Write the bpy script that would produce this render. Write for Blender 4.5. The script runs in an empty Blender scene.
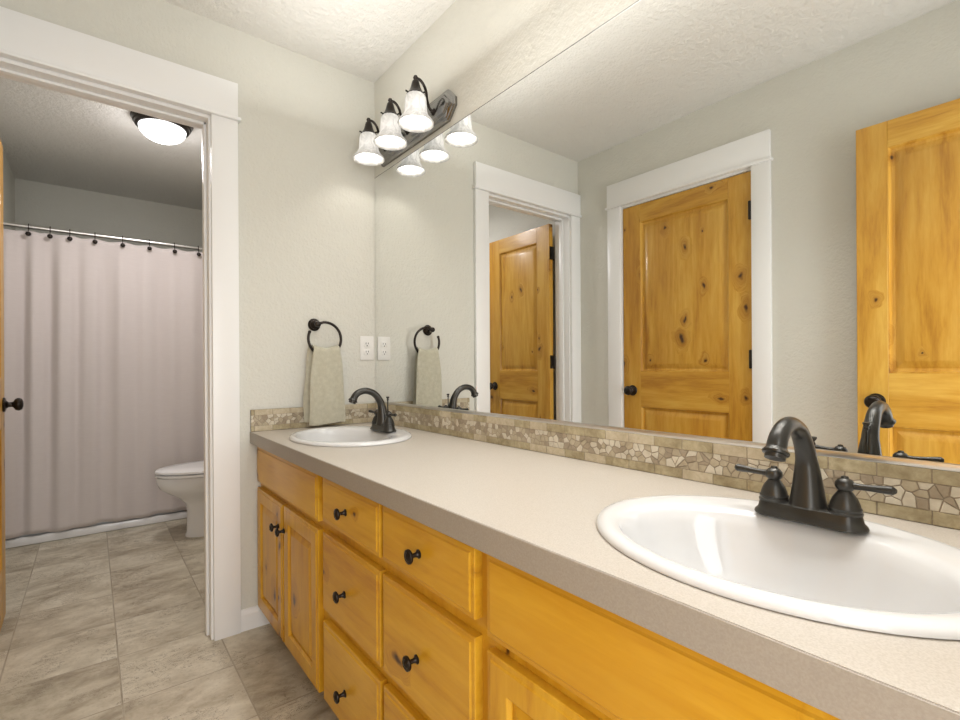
import bpy, bmesh, math, random
from mathutils import Vector, Matrix
PI = math.pi
random.seed(7)
SC = bpy.context.scene
COL = SC.collection

# ------------------------------------------------------------------ camera
cam_d = bpy.data.cameras.new('camera'); cam = bpy.data.objects.new('camera', cam_d); COL.objects.link(cam)
YAW, ROLL = math.radians(38.495), math.radians(0.353)
fwd = Vector((-math.cos(YAW), math.sin(YAW), 0)); right = Vector((math.sin(YAW), math.cos(YAW), 0)); up = Vector((0, 0, 1))
r2 = right*math.cos(ROLL) - up*math.sin(ROLL); u2 = right*math.sin(ROLL) + up*math.cos(ROLL)
m = Matrix((r2, u2, -fwd)).transposed().to_4x4(); m.translation = Vector((2.1605, -1.0729, 1.0664))
cam.matrix_world = m
cam_d.sensor_width = 36; cam_d.lens = 488.757/960*36; cam_d.shift_y = 6.65/960; cam_d.clip_start = 0.02
SC.camera = cam

# ------------------------------------------------------------------ world, lights, exposure
w = bpy.data.worlds.new('world'); SC.world = w; w.use_nodes = True
w.node_tree.nodes['Background'].inputs[0].default_value = (0.9, 0.95, 1.0, 1)
w.node_tree.nodes['Background'].inputs[1].default_value = 0.6
SC.view_settings.view_transform = 'Standard'; SC.view_settings.look = 'None'
SC.view_settings.exposure = 0.63; SC.view_settings.gamma = 1.0
SC.view_settings.use_curve_mapping = False
def area(name, loc, rot, sx, sy, power, col):
    l = bpy.data.lights.new(name, 'AREA'); l.shape = 'RECTANGLE'; l.size = sx; l.size_y = sy; l.energy = power; l.color = col
    o = bpy.data.objects.new(name, l); COL.objects.link(o); o.location = loc; o.rotation_euler = rot
    return o
def bulb(name, loc, power, col, r=0.03, parent=None):
    l = bpy.data.lights.new(name, 'POINT'); l.energy = power; l.color = col; l.shadow_soft_size = r
    o = bpy.data.objects.new(name, l); COL.objects.link(o); o.location = loc
    if parent: o.parent = parent
    return o
# added fill light in the open entry doorway, standing for daylight
area('doorway_fill_light', (2.62, -1.03, 1.15), (0, PI/2, 0), 1.9, 0.80, 18, (0.98, 0.985, 1.0))
# added soft fill over the counter, no fixture there; stands for bounced light
area('counter_fill_light', (1.60, -0.37, 2.432), (0, 0, 0), 1.44, 0.34, 5.8, (1.0, 0.99, 0.98)).data.spread = math.radians(115)
# added upward fill without a fixture, brightens the ceiling above the vanity lamps
area('ceiling_fill_light', (1.10, -0.34, 2.14), (PI, 0, 0), 1.9, 0.55, 3.0, (1.0, 0.99, 0.97))
VANITY_W, TOILET_W = 0.28, 2.4

# ------------------------------------------------------------------ node helpers
class NT:
    def __init__(s, name):
        s.m = bpy.data.materials.new(name); s.m.use_nodes = True
        s.n = s.m.node_tree.nodes; s.l = s.m.node_tree.links
        s.b = s.n['Principled BSDF']; s.out = s.n['Material Output']
    def new(s, t, **kw):
        n = s.n.new(t)
        for k, v in kw.items(): setattr(n, k, v)
        return n
    def link(s, a, b): s.l.new(a, b)
    def val(s, sock, v):
        if hasattr(v, 'is_linked') or isinstance(v, bpy.types.NodeSocket): s.l.new(v, sock)
        else: sock.default_value = v
    def math(s, op, a, b=0.0, c=None, clamp=False):
        n = s.new('ShaderNodeMath', operation=op); n.use_clamp = clamp
        s.val(n.inputs[0], a); s.val(n.inputs[1], b)
        if c is not None: s.val(n.inputs[2], c)
        return n.outputs[0]
    def noise(s, vec, scale, detail=3, rough=0.55, dist=0.0):
        n = s.new('ShaderNodeTexNoise'); n.inputs['Scale'].default_value = scale; n.inputs['Detail'].default_value = detail
        n.inputs['Roughness'].default_value = rough; n.inputs['Distortion'].default_value = dist
        if vec: s.link(vec, n.inputs['Vector'])
        return n.outputs['Fac']
    def mapping(s, vec, scale=(1, 1, 1), loc=(0, 0, 0), rot=(0, 0, 0)):
        n = s.new('ShaderNodeMapping'); n.inputs['Scale'].default_value = scale; n.inputs['Location'].default_value = loc; n.inputs['Rotation'].default_value = rot
        s.link(vec, n.inputs['Vector']); return n.outputs[0]
    def ramp(s, fac, stops):
        n = s.new('ShaderNodeValToRGB'); e = n.color_ramp.elements
        while len(e) < len(stops): e.new(0.5)
        for i, (p, c) in enumerate(stops):
            e[i].position = p; e[i].color = (*c, 1) if len(c) == 3 else c
        s.link(fac, n.inputs[0]); return n.outputs[0]
    def mix(s, fac, a, b, mode='MIX'):
        n = s.new('ShaderNodeMix', data_type='RGBA', blend_type=mode)
        s.val(n.inputs[0], fac)
        for i, v in ((6, a), (7, b)):
            if isinstance(v, tuple): n.inputs[i].default_value = (*v, 1)
            else: s.link(v, n.inputs[i])
        return n.outputs[2]
    def coords(s, kind='Object'): return s.new('ShaderNodeTexCoord').outputs[kind]
    def pos(s): return s.new('ShaderNodeNewGeometry').outputs['Position']
    def bump(s, h, strength, dist=0.001):
        n = s.new('ShaderNodeBump'); n.inputs['Strength'].default_value = strength; n.inputs['Distance'].default_value = dist
        s.link(h, n.inputs['Height']); s.link(n.outputs[0], s.b.inputs['Normal'])
    def set(s, color=None, rough=None, metal=None, spec=None, coat=None):
        if color is not None: s.val(s.b.inputs['Base Color'], (*color, 1) if isinstance(color, tuple) else color)
        if rough is not None: s.val(s.b.inputs['Roughness'], rough)
        if metal is not None: s.b.inputs['Metallic'].default_value = metal
        if spec is not None: s.b.inputs['Specular IOR Level'].default_value = spec
        if coat is not None: s.b.inputs['Coat Weight'].default_value = coat; s.b.inputs['Coat Roughness'].default_value = 0.12
        return s.m

def simple(name, color, rough=0.5, metal=0.0, spec=0.5, coat=None, bump=None):
    t = NT(name); t.set(color, rough, metal, spec, coat)
    if bump: t.bump(t.noise(t.coords(), bump[0], 3), bump[1], bump[2])
    return t.m

def paint(name, color, scale, strength, dist):
    t = NT(name)
    p = t.pos(); a = t.noise(p, scale, 4, 0.6); v = t.noise(p, scale*0.35, 2, 0.5)
    h = t.math('ADD', t.math('MULTIPLY', a, 0.7), t.math('MULTIPLY', v, 0.6))
    t.bump(h, strength, dist); t.set(color, 0.62, spec=0.3); return t.m

def wood(name, axis, base, dark, light, gloss=0.30, knots=1.0):
    """knotty alder, grain along the given axis of the object's own coordinates"""
    t = NT(name)
    co = t.coords('Object'); info = t.new('ShaderNodeObjectInfo')
    sh = t.new('ShaderNodeVectorMath', operation='MULTIPLY_ADD')
    comb = t.new('ShaderNodeCombineXYZ')
    for i in range(3): t.link(info.outputs['Random'], comb.inputs[i])
    t.link(comb.outputs[0], sh.inputs[0]); sh.inputs[1].default_value = (3.7, 5.3, 7.1); t.link(co, sh.inputs[2])
    P = sh.outputs[0]
    along = {'x': (1.0, 9, 9), 'z': (9, 9, 1.0)}[axis]
    kscale = {'x': (5.5, 0.3, 9.0), 'z': (9.0, 0.3, 5.5)}[axis]
    wob = t.noise(P, 2.2, 2)
    vor = t.new('ShaderNodeTexVoronoi'); vor.feature = 'F1'; vor.inputs['Scale'].default_value = 1.0
    vor.inputs['Randomness'].default_value = 0.95
    wn = t.new('ShaderNodeTexNoise'); wn.inputs['Scale'].default_value = 16; t.link(P, wn.inputs['Vector'])
    wv = t.new('ShaderNodeVectorMath', operation='MULTIPLY_ADD'); t.link(wn.outputs['Color'], wv.inputs[0]); wv.inputs[1].default_value = (0.05,)*3; t.link(P, wv.inputs[2])
    vor.voronoi_dimensions = '2D'
    ks = t.new('ShaderNodeSeparateXYZ'); t.link(t.mapping(wv.outputs[0], kscale), ks.inputs[0])
    kc = t.new('ShaderNodeCombineXYZ'); t.link(ks.outputs[0], kc.inputs[0]); t.link(ks.outputs[2], kc.inputs[1])
    t.link(kc.outputs[0], vor.inputs['Vector'])
    sep = t.new('ShaderNodeSeparateColor'); t.link(vor.outputs['Color'], sep.inputs[0])
    keep = t.math('GREATER_THAN', sep.outputs[0], 1.0 - 0.27*knots)
    size = t.math('MULTIPLY_ADD', sep.outputs[1], 0.115, 0.045)
    d = vor.outputs['Distance']
    core = t.math('MULTIPLY', t.math('SUBTRACT', 1.0, t.math('DIVIDE', d, size), clamp=True), keep)
    halo = t.math('MULTIPLY', t.math('SUBTRACT', 1.0, t.math('DIVIDE', d, t.math('MULTIPLY', size, 3.2)), clamp=True), keep)
    # grain bends round the knots
    gco = t.mapping(P, along)
    gv = t.new('ShaderNodeVectorMath', operation='MULTIPLY_ADD')
    cmb = t.new('ShaderNodeCombineXYZ')
    for i in range(3): t.link(t.math('MULTIPLY', halo, 1.6), cmb.inputs[i])
    t.link(cmb.outputs[0], gv.inputs[0]); gv.inputs[1].default_value = (1, 1, 1); t.link(gco, gv.inputs[2])
    g1 = t.noise(gv.outputs[0], 1.1, 5, 0.6, 0.7)
    g2 = t.noise(t.mapping(gv.outputs[0], (1, 1, 1), (5, 3, 1)), 6.0, 4, 0.65, 0.3)
    g = t.math('ADD', t.math('MULTIPLY', g1, 0.70), t.math('MULTIPLY', g2, 0.36))
    c = t.ramp(g, [(0.36, dark), (0.50, base), (0.66, light)])
    # the glued up boards differ a little in tone
    bs = t.new('ShaderNodeSeparateXYZ'); t.link(P, bs.inputs[0])
    wnz = t.new('ShaderNodeTexWhiteNoise', noise_dimensions='1D')
    t.link(t.math('FLOOR', t.math('MULTIPLY', bs.outputs[0 if axis == 'z' else 2], 8.5)), wnz.inputs['W'])
    c = t.mix(t.math('MULTIPLY', wnz.outputs['Value'], 0.26), c, tuple(x*y for x, y in zip(base, (0.80, 0.70, 0.55))))
    big = t.noise(P, 1.6, 2)
    c = t.mix(t.math('MULTIPLY', t.math('SUBTRACT', big, 0.42, clamp=True), 1.2, clamp=True), c, tuple(x*y for x, y in zip(base, (0.86, 0.74, 0.6))))
    c = t.mix(t.math('MULTIPLY', halo, 0.55), c, tuple(x*y for x, y in zip(dark, (0.62, 0.45, 0.40))))
    c = t.mix(t.math('MULTIPLY', core, 1.5, clamp=True), c, (0.060, 0.022, 0.007))
    t.bump(g2, 0.12, 0.0006)
    t.set(c, t.math('MULTIPLY_ADD', g1, 0.15, gloss + 0.02), spec=0.4, coat=0.18)
    return t.m

# ------------------------------------------------------------------ materials
M = {}
WALLC = (0.67, 0.66, 0.595)
M['wall'] = paint('wall_paint', WALLC, 85, 0.75, 0.006)
M['ceiling'] = paint('ceiling_texture', (0.76, 0.745, 0.70), 60, 1.0, 0.010)
M['trim'] = simple('white_trim_paint', (0.86, 0.86, 0.85), 0.32)
DB, DD, DL = (0.56, 0.295, 0.036), (0.36, 0.155, 0.015), (0.68, 0.41, 0.075)
M['door_v'] = wood('alder_door_upright', 'z', DB, DD, DL)
M['door_h'] = wood('alder_door_level', 'x', DB, DD, DL)
VB, VD, VL = (0.60, 0.320, 0.017), (0.43, 0.185, 0.010), (0.70, 0.41, 0.034)
M['van_v'] = wood('alder_vanity_upright', 'z', VB, VD, VL, 0.26, 1.1)
M['van_h'] = wood('alder_vanity_level', 'x', VB, VD, VL, 0.26, 1.1)
M['bronze'] = simple('oil_rubbed_bronze', (0.030, 0.024, 0.020), 0.28, 0.75, 0.5, bump=(60, 0.05, 0.0004))
M['faucet'] = simple('dark_bronze_faucet', (0.050, 0.048, 0.043), 0.30, 0.6, 0.5)
M['plate'] = simple('polished_dark_plate', (0.27, 0.265, 0.255), 0.17, 1.0)
M['chrome'] = simple('chrome', (0.70, 0.69, 0.67), 0.28, 1.0)
M['porcelain'] = simple('white_porcelain', (0.66, 0.66, 0.655), 0.07, 0.0, 0.5)
M['china'] = simple('toilet_china', (0.80, 0.79, 0.785), 0.12)
M['dark'] = simple('dark_hole', (0.01, 0.01, 0.01), 0.6)
M['plastic'] = simple('white_plastic', (0.80, 0.79, 0.76), 0.3)
M['cab_in'] = simple('cabinet_plywood', (0.35, 0.20, 0.07), 0.6)

t = NT('laminate'); p = t.pos()
sp = t.noise(p, 420, 2, 0.6); sp2 = t.noise(p, 38, 3, 0.6)
c = t.ramp(sp, [(0.36, (0.45, 0.405, 0.345)), (0.50, (0.50, 0.455, 0.395)), (0.66, (0.54, 0.495, 0.435))])
c = t.mix(t.math('MULTIPLY', sp2, 0.25), c, (0.48, 0.435, 0.37))
M['laminate'] = t.set(c, 0.36, spec=0.4)

t = NT('laminate_edge_shaded'); p = t.pos()  # worktop laminate darkened, the front edge's shade put into its colour
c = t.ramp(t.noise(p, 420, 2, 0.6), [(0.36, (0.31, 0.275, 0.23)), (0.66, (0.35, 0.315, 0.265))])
M['laminate_edge_shaded'] = t.set(c, 0.40, spec=0.4)

t = NT('mirror_silver'); t.set((0.90, 0.91, 0.90), 0.0, 1.0); M['mirror'] = t.m
M['mirror_edge'] = simple('mirror_cut_edge', (0.75, 0.80, 0.78), 0.25, 0.0)

# stone look tile floor: 33 cm squares with pale joints
t = NT('stone_tile_floor'); p = t.pos()
br = t.new('ShaderNodeTexBrick'); br.offset = 0.0; br.squash = 1.0
br.inputs['Scale'].default_value = 1.0; br.inputs['Brick Width'].default_value = 0.323; br.inputs['Row Height'].default_value = 0.3235
br.inputs['Mortar Size'].default_value = 0.003; br.inputs['Mortar Smooth'].default_value = 0.4; br.inputs['Bias'].default_value = 0.0
br.inputs['Color1'].default_value = (0, 0, 0, 1); br.inputs['Color2'].default_value = (1, 1, 1, 1); br.inputs['Mortar'].default_value = (0.5, 0.5, 0.5, 1)
t.link(t.mapping(p, (1, 1, 1), (0.09+0.323*12, 1.0+0.3235*8, 0)), br.inputs['Vector'])
tid = br.outputs['Color']; grout = br.outputs['Fac']
ofs = t.new('ShaderNodeVectorMath', operation='MULTIPLY_ADD'); t.link(tid, ofs.inputs[0]); ofs.inputs[1].default_value = (7, 3, 5); t.link(p, ofs.inputs[2])
pv = ofs.outputs[0]
n1 = t.noise(t.mapping(pv, (2.4, 1.6, 1), rot=(0, 0, 0.35)), 2.0, 6, 0.66, 0.5)
n2 = t.noise(t.mapping(pv, (7, 4.0, 1), rot=(0, 0, 0.25)), 2.6, 5, 0.68, 0.5)
n3 = t.noise(pv, 90, 3, 0.7)
f = t.math('ADD', t.math('MULTIPLY', n1, 0.66), t.math('MULTIPLY', n2, 0.30))
tsep = t.new('ShaderNodeSeparateColor'); t.link(tid, tsep.inputs[0])
f = t.math('ADD', f, t.math('MULTIPLY', t.math('SUBTRACT', tsep.outputs[0], 0.2), 0.07))
c = t.ramp(f, [(0.36, (0.27, 0.225, 0.155)), (0.46, (0.43, 0.375, 0.28)), (0.55, (0.55, 0.495, 0.385)), (0.66, (0.65, 0.60, 0.485))])
c = t.mix(t.math('MULTIPLY', t.math('SUBTRACT', 0.46, n3, clamp=True), 1.6, clamp=True), c, (0.20, 0.155, 0.11))
# thin dark travertine fissures
n4 = t.noise(t.mapping(pv, (8, 3, 1), rot=(0, 0, 0.6)), 2.2, 5, 0.75, 1.8)
fis = t.math('LESS_THAN', t.math('ABSOLUTE', t.math('SUBTRACT', n4, 0.5)), 0.008)
msk = t.math('GREATER_THAN', t.noise(pv, 5.5, 2), 0.52)
c = t.mix(t.math('MULTIPLY', t.math('MULTIPLY', fis, msk), 0.75), c, (0.11, 0.08, 0.05))
c = t.mix(t.math('MULTIPLY', grout, 0.6), c, (0.25, 0.205, 0.145))
t.bump(t.math('SUBTRACT', f, t.math('MULTIPLY', grout, 0.8)), 0.25, 0.002)
M['floor'] = t.set(c, 0.34, spec=0.45)

def stone(name, a, b):
    t = NT(name); p = t.pos(); n = t.noise(p, 60, 4, 0.65, 0.4)
    info = t.noise(p, 14, 1)
    c = t.ramp(t.math('ADD', t.math('MULTIPLY', n, 0.6), t.math('MULTIPLY', info, 0.4)), [(0.35, a), (0.65, b)])
    t.bump(n, 0.4, 0.001)
    return t.set(c, 0.55, spec=0.35)
M['brick_a'] = stone('travertine_khaki', (0.27, 0.22, 0.125), (0.50, 0.43, 0.28))
M['brick_b'] = stone('travertine_sand', (0.42, 0.35, 0.235), (0.60, 0.53, 0.39))
M['grout'] = stone('stone_grout', (0.24, 0.19, 0.135), (0.34, 0.28, 0.21))
M['peb_light'] = stone('pebble_cream', (0.52, 0.465, 0.36), (0.66, 0.61, 0.50))
M['peb_mid'] = stone('pebble_tan', (0.36, 0.30, 0.205), (0.50, 0.43, 0.31))
M['peb_dark'] = stone('pebble_brown', (0.28, 0.225, 0.155), (0.40, 0.335, 0.245))

# cloth
t = NT('curtain_cloth'); p = t.coords()
wv = t.new('ShaderNodeTexWave'); wv.wave_type = 'BANDS'; wv.bands_direction = 'Z'; wv.inputs['Scale'].default_value = 60; wv.inputs['Distortion'].default_value = 2.5; wv.inputs['Detail'].default_value = 3
t.link(p, wv.inputs['Vector'])
n = t.noise(t.mapping(p, (6, 6, 60)), 3, 3)
c = t.mix(t.math('MULTIPLY', n, 0.5), (0.60, 0.535, 0.51), (0.70, 0.64, 0.615))
t.bump(t.math('ADD', wv.outputs['Fac'], n), 0.30, 0.0015)
t.set(c, 0.85, spec=0.15); t.b.inputs['Sheen Weight'].default_value = 0.2; M['curtain'] = t.m
t = NT('terry_cloth'); p = t.coords()
n = t.noise(p, 380, 3, 0.7); n2 = t.noise(p, 55, 3)
c = t.ramp(t.math('ADD', t.math('MULTIPLY', n, 0.4), t.math('MULTIPLY', n2, 0.6)), [(0.30, (0.46, 0.435, 0.33)), (0.70, (0.60, 0.575, 0.46))])
t.bump(n, 0.9, 0.003); t.set(c, 0.95, spec=0.1); t.b.inputs['Sheen Weight'].default_value = 0.3; M['towel'] = t.m

def glow(name, color, strength, base=(0.8, 0.8, 0.8)):
    t = NT(name); t.set(base, 0.35)
    t.b.inputs['Emission Color'].default_value = (*color, 1); t.b.inputs['Emission Strength'].default_value = strength
    return t
def lampglass(name, k):
    # frosted alabaster glass: brighter where the bulb sits, cooler at the flared rim
    t = NT(name); p = t.coords('Object'); s = t.new('ShaderNodeSeparateXYZ'); t.link(p, s.inputs[0])
    n = t.noise(t.mapping(p, (1, 1, 0.6)), 38, 3, 0.6, 1.2)
    t.set(t.ramp(n, [(0.38, (0.46, 0.455, 0.44)), (0.62, (0.66, 0.655, 0.64))]), 0.25)
    t.b.inputs['Emission Color'].default_value = (1.0, 0.97, 0.92, 1)
    near = t.math('MULTIPLY_ADD', t.math('DIVIDE', t.math('ABSOLUTE', t.math('SUBTRACT', s.outputs[2], -0.048)), 0.065, clamp=True), -0.72, 1.0)
    t.link(t.math('MULTIPLY', t.math('MULTIPLY', near, t.math('MULTIPLY_ADD', n, 0.5, 0.75)), k), t.b.inputs['Emission Strength'])
    return t.m
M['shade'] = lampglass('frosted_shade_glass', 0.36)
M['dome'] = glow('white_dome_glass', (0.97, 0.98, 1.0), 3.0).m

# ------------------------------------------------------------------ mesh helpers
class MB:
    def __init__(s): s.bm = bmesh.new(); s.mi = 0
    def faces(s, vs, fs):
        v = [s.bm.verts.new(p) for p in vs]; out = []
        for f in fs:
            try: q = s.bm.faces.new([v[i] for i in f]); q.material_index = s.mi; out.append(q)
            except ValueError: pass
        return v, out
    def box(s, x0, x1, y0, y1, z0, z1, bev=0.0, seg=2):
        v, f = s.faces([(x, y, z) for x in (x0, x1) for y in (y0, y1) for z in (z0, z1)],
                       [(0, 1, 3, 2), (4, 6, 7, 5), (0, 4, 5, 1), (2, 3, 7, 6), (0, 2, 6, 4), (1, 5, 7, 3)])
        if bev:
            es = list({e for q in f for e in q.edges})
            bmesh.ops.bevel(s.bm, geom=es, offset=bev, segments=seg, affect='EDGES', profile=0.5)
        return s
    def loft(s, rings, cap0=True, cap1=True, closed=True):
        vs = [[s.bm.verts.new(p) for p in r] for r in rings]; n = len(rings[0])
        for a, b in zip(vs, vs[1:]):
            for i in range(n if closed else n-1):
                j = (i+1) % n
                q = s.bm.faces.new((a[i], a[j], b[j], b[i])); q.material_index = s.mi
        if cap0: s.bm.faces.new(list(reversed(vs[0]))).material_index = s.mi
        if cap1: s.bm.faces.new(vs[-1]).material_index = s.mi
        return s
    def lathe(s, prof, c=(0, 0, 0), axis='z', n=28, sx=1.0, sy=1.0):
        """prof: list of (radius, height)"""
        c = Vector(c); rings = []
        for r, h in prof:
            ring = []
            for i in range(n):
                a = 2*PI*i/n; u, v = r*math.cos(a)*sx, r*math.sin(a)*sy
                ring.append(c + {'z': Vector((u, v, h)), 'y': Vector((u, h, v)), 'x': Vector((h, u, v))}[axis])
            rings.append(ring)
        return s.loft(rings)
    def tube(s, path, rad, n=14, caps=True):
        P = [Vector(p) for p in path]; R = rad if isinstance(rad, (list, tuple)) else [rad]*len(P)
        T = []
        for i in range(len(P)):
            a = P[max(i-1, 0)]; b = P[min(i+1, len(P)-1)]; T.append((b-a).normalized())
        nrm = T[0].cross(Vector((0.13, 0.97, 0.21))); nrm.normalize()
        rings = []
        for i, p in enumerate(P):
            if i: nrm = (nrm - T[i]*nrm.dot(T[i])).normalized()
            bi = T[i].cross(nrm)
            rings.append([p + (nrm*math.cos(2*PI*k/n) + bi*math.sin(2*PI*k/n))*R[i] for k in range(n)])
        return s.loft(rings, caps, caps)
    def loops(s, x0, x1, z0, z1, y, prof, cut=0.0, sgn=-1):
        """nested rectangles facing sgn*y: prof = [(inset, out), ...]; last one is capped"""
        rings = []
        for ins, out in prof:
            a, b, c, d = x0+ins, x1-ins, z0+ins, z1-ins; k = max(cut - ins*0.586, 0) if cut else 0
            yy = y + sgn*out
            if cut: pts = [(a+k, yy, c), (b-k, yy, c), (b, yy, c+k), (b, yy, d-k), (b-k, yy, d), (a+k, yy, d), (a, yy, d-k), (a, yy, c+k)]
            else: pts = [(a, yy, c), (b, yy, c), (b, yy, d), (a, yy, d)]
            if sgn > 0: pts = pts[::-1]
            rings.append(pts)
        return s.loft(rings, False, True)
    def build(s, name, mat, parent=None, smooth=40, loc=None, fix=True):
        bm = s.bm
        if fix: bmesh.ops.recalc_face_normals(bm, faces=bm.faces)
        for f in bm.faces: f.smooth = smooth > 0
        if smooth > 0:
            lim = math.radians(smooth)
            for e in bm.edges:
                e.smooth = not (len(e.link_faces) == 2 and e.calc_face_angle(0) > lim)
        me = bpy.data.meshes.new(name); bm.to_mesh(me); bm.free()
        for q in (mat if isinstance(mat, list) else [mat]): me.materials.append(q)
        o = bpy.data.objects.new(name, me); COL.objects.link(o)
        if parent: o.parent = parent
        if loc: o.location = loc
        return o
def tag(o, label=None, cat=None, group=None, kind=None):
    if label: o['label'] = label
    if cat: o['category'] = cat
    if group: o['group'] = group
    if kind: o['kind'] = kind
    return o
def empty(name, loc, label, cat, group=None, kind=None, rz=0.0):
    o = bpy.data.objects.new(name, None); COL.objects.link(o); o.location = loc; o.rotation_euler = (0, 0, rz); o.empty_display_size = 0.1
    return tag(o, label, cat, group, kind)
def copy_tree(o, parent=None):
    c = o.copy(); COL.objects.link(c); c.parent = parent
    for ch in list(o.children): copy_tree(ch, c)
    return c
def spline(pts, n=8):
    P = [Vector(p) for p in pts]; out = []
    for i in range(len(P)-1):
        p0, p1, p2, p3 = P[max(i-1, 0)], P[i], P[i+1], P[min(i+2, len(P)-1)]
        for k in range(n):
            u = k/n
            out.append(0.5*((2*p1) + (p2-p0)*u + (2*p0-5*p1+4*p2-p3)*u*u + (3*p1-p0-3*p2+p3)*u**3))
    out.append(P[-1]); return out

# ------------------------------------------------------------------ dimensions
H = 2.44; W = 1.4963; XN = 2.345; XT = -2.66; YM = 0.0; CT = 0.8042; MT = 1.976; MBZ = 0.907

# ------------------------------------------------------------------ room shell
def struct(name, b, mat, label, cat, smooth=0): return tag(b.build(name, mat, None, smooth), label, cat, kind='structure')
struct('floor', MB().box(XT-0.1, 4.1, -W-0.7, 0.1, -0.06, 0.0), M['floor'], 'beige stone look square tile floor running through both rooms', 'floor')
struct('ceiling', MB().box(XT-0.1, 4.1, -W-0.7, 0.1, H, H+0.06), M['ceiling'], 'off white textured ceiling over both rooms', 'ceiling')
struct('wall_right', MB().box(XT-0.1, 4.1, 0.004, 0.10, 0, H), M['wall'], 'pale greige wall behind the long mirror and vanity', 'wall')
b = MB()      # wall between the two rooms, with the toilet room opening
b.box(-0.12, 0, -0.6895, 0.004, 0, H).box(-0.12, 0, -W, -1.4212, 0, H).box(-0.12, 0, -1.4212, -0.6895, 2.0645, H)
struct('wall_far', b, M['wall'], 'pale greige textured wall with the toilet room opening and towel ring', 'wall')
b = MB()      # wall opposite the mirror, with the closet doorway
b.box(XT-0.1, 0.3262, -W-0.10, -W, 0, H).box(1.1293, XN, -W-0.10, -W, 0, H).box(0.3262, 1.1293, -W-0.10, -W, 2.052, H)
struct('wall_left', b, M['wall'], 'pale greige wall opposite the mirror around the knotty closet door', 'wall')
struct('wall_tub_end', MB().box(XT-0.1, XT, -W, 0.004, 0, H), M['wall'], 'grey wall above the bathtub behind the shower curtain', 'wall')
b = MB()
b.box(XN, XN+0.11, -0.647, 0.004, 0, H).box(XN, XN+0.11, -1.434, -0.647, 2.0645, H).box(XN, XN+0.11, -W-0.1, -1.434, 0, H)
struct('wall_near', b, M['wall'], 'pale wall around the entry doorway beside the right sink', 'wall')
struct('wall_hall', MB().box(4.0, 4.1, -W-0.7, 0.004, 0, H), M['wall'], 'pale wall of the hall outside the entry doorway', 'wall')
struct('wall_hall_side', MB().box(XN+0.11, 4.0, -W-0.7, -W-0.6, 0, H), M['wall'], 'pale side wall of the hall outside the entry doorway', 'wall')
struct('wall_closet', MB().box(0.2, 1.25, -W-0.7, -W-0.6, 0, H), M['wall'], 'pale back wall of the closet behind the closed door', 'wall')

# baseboards with eased top
def baseboard_x(name, x0, x1, y, sgn, label):
    b = MB()
    prof = [(0, 0), (0.013, 0), (0.013, 0.066), (0.009, 0.078), (0.005, 0.083), (0, 0.085)]
    b.loft([[(x, y+sgn*d, z) for d, z in prof] for x in (x0, x1)])
    return struct(name, b, M['trim'], label, 'baseboard')
def baseboard_y(name, y0, y1, x, sgn, label):
    b = MB()
    prof = [(0, 0), (0.013, 0), (0.013, 0.066), (0.009, 0.078), (0.005, 0.083), (0, 0.085)]
    b.loft([[(x+sgn*d, y, z) for d, z in prof] for y in (y0, y1)])
    return struct(name, b, M['trim'], label, 'baseboard')
baseboard_y('baseboard_far', -0.606, -0.47, 0, 1, 'short white baseboard between the doorway casing and the vanity')
baseboard_x('baseboard_left', 0.02, 0.2505, -W, 1, 'white baseboard between the room corner and the closet casing')
baseboard_x('baseboard_left_near', 1.197, XN-0.02, -W, 1, 'white baseboard right of the closet door behind the open entry door')
baseboard_x('baseboard_toilet_left', -1.88, -0.14, -W, 1, 'white baseboard in the toilet room behind the open door')
baseboard_x('baseboard_toilet_right', -1.88, -0.12, 0.004, -1, 'white baseboard behind the toilet')

# ------------------------------------------------------------------ casings and jambs (craftsman heads)
def casing(name, o_xyz, rz, w_in, zin, leg_l, leg_r, label, depth, stop=None, head_r_over=0.0, rev=0.0075, ztop=2.2094):
    """local: opening from x=0..w_in, faces -y, wall plane y=0, wall body towards +y"""
    root = empty(name, o_xyz, label, 'door casing', kind='structure', rz=rz)
    MB().box(-leg_l, -0.0, -0.019, 0, 0, zin, 0.0015).build('casing_leg', M['trim'], root)
    MB().box(w_in, w_in+leg_r, -0.019, 0, 0, zin, 0.0015).build('casing_leg', M['trim'], root)
    MB().box(-leg_l-0.010, w_in+leg_r+head_r_over, -0.032, 0, zin, zin+0.013, 0.003).build('fillet', M['trim'], root)
    MB().box(-leg_l, w_in+leg_r, -0.024, 0, zin+0.013, ztop, 0.0015).build('casing_head', M['trim'], root)
    j = MB(); r = 0.0085
    j.box(-r-0.0115, rev, 0.0002, depth, 0, zin-0.012).box(w_in-rev, w_in+r+0.0115, 0.0002, depth, 0, zin-0.012)
    j.box(-r-0.0115, w_in+r+0.0115, 0.0002, depth, zin-0.012, zin+0.004)
    j.build('jamb', M['trim'], root)
    if stop:
        s = MB(); a, c = stop
        s.box(rev, rev+0.010, a, c, 0, zin-0.012, 0.002).box(w_in-rev-0.010, w_in-rev, a, c, 0, zin-0.012, 0.002).box(rev, w_in-rev, a, c, zin-0.022, zin-0.012, 0.002)
        s.build('door_stop', M['trim'], root)
    return root
# toilet room opening on the far wall (faces +x): local x -> +y
casing('trim_1', (0, -1.409, 0), PI/2, 0.7073, 2.060, 0.0873-0.0, 0.0954, 'white flat casing around the toilet room opening', 0.12, (0.045, 0.080), 0.010)
casing('trim_2', (1.1085, -W, 0), PI, 0.7615, 2.0475, 0.0868, 0.0952, 'white flat casing around the closed closet door seen in the mirror', 0.10, (0.042, 0.075), 0.010, 0.0015, 2.197)
casing('trim_3', (XN, -0.668, 0), -PI/2, 0.7455, 2.060, 0.085, 0.0825, 'white flat casing around the entry doorway beside the right sink', 0.11, (0.040, 0.065), 0.0)

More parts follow.
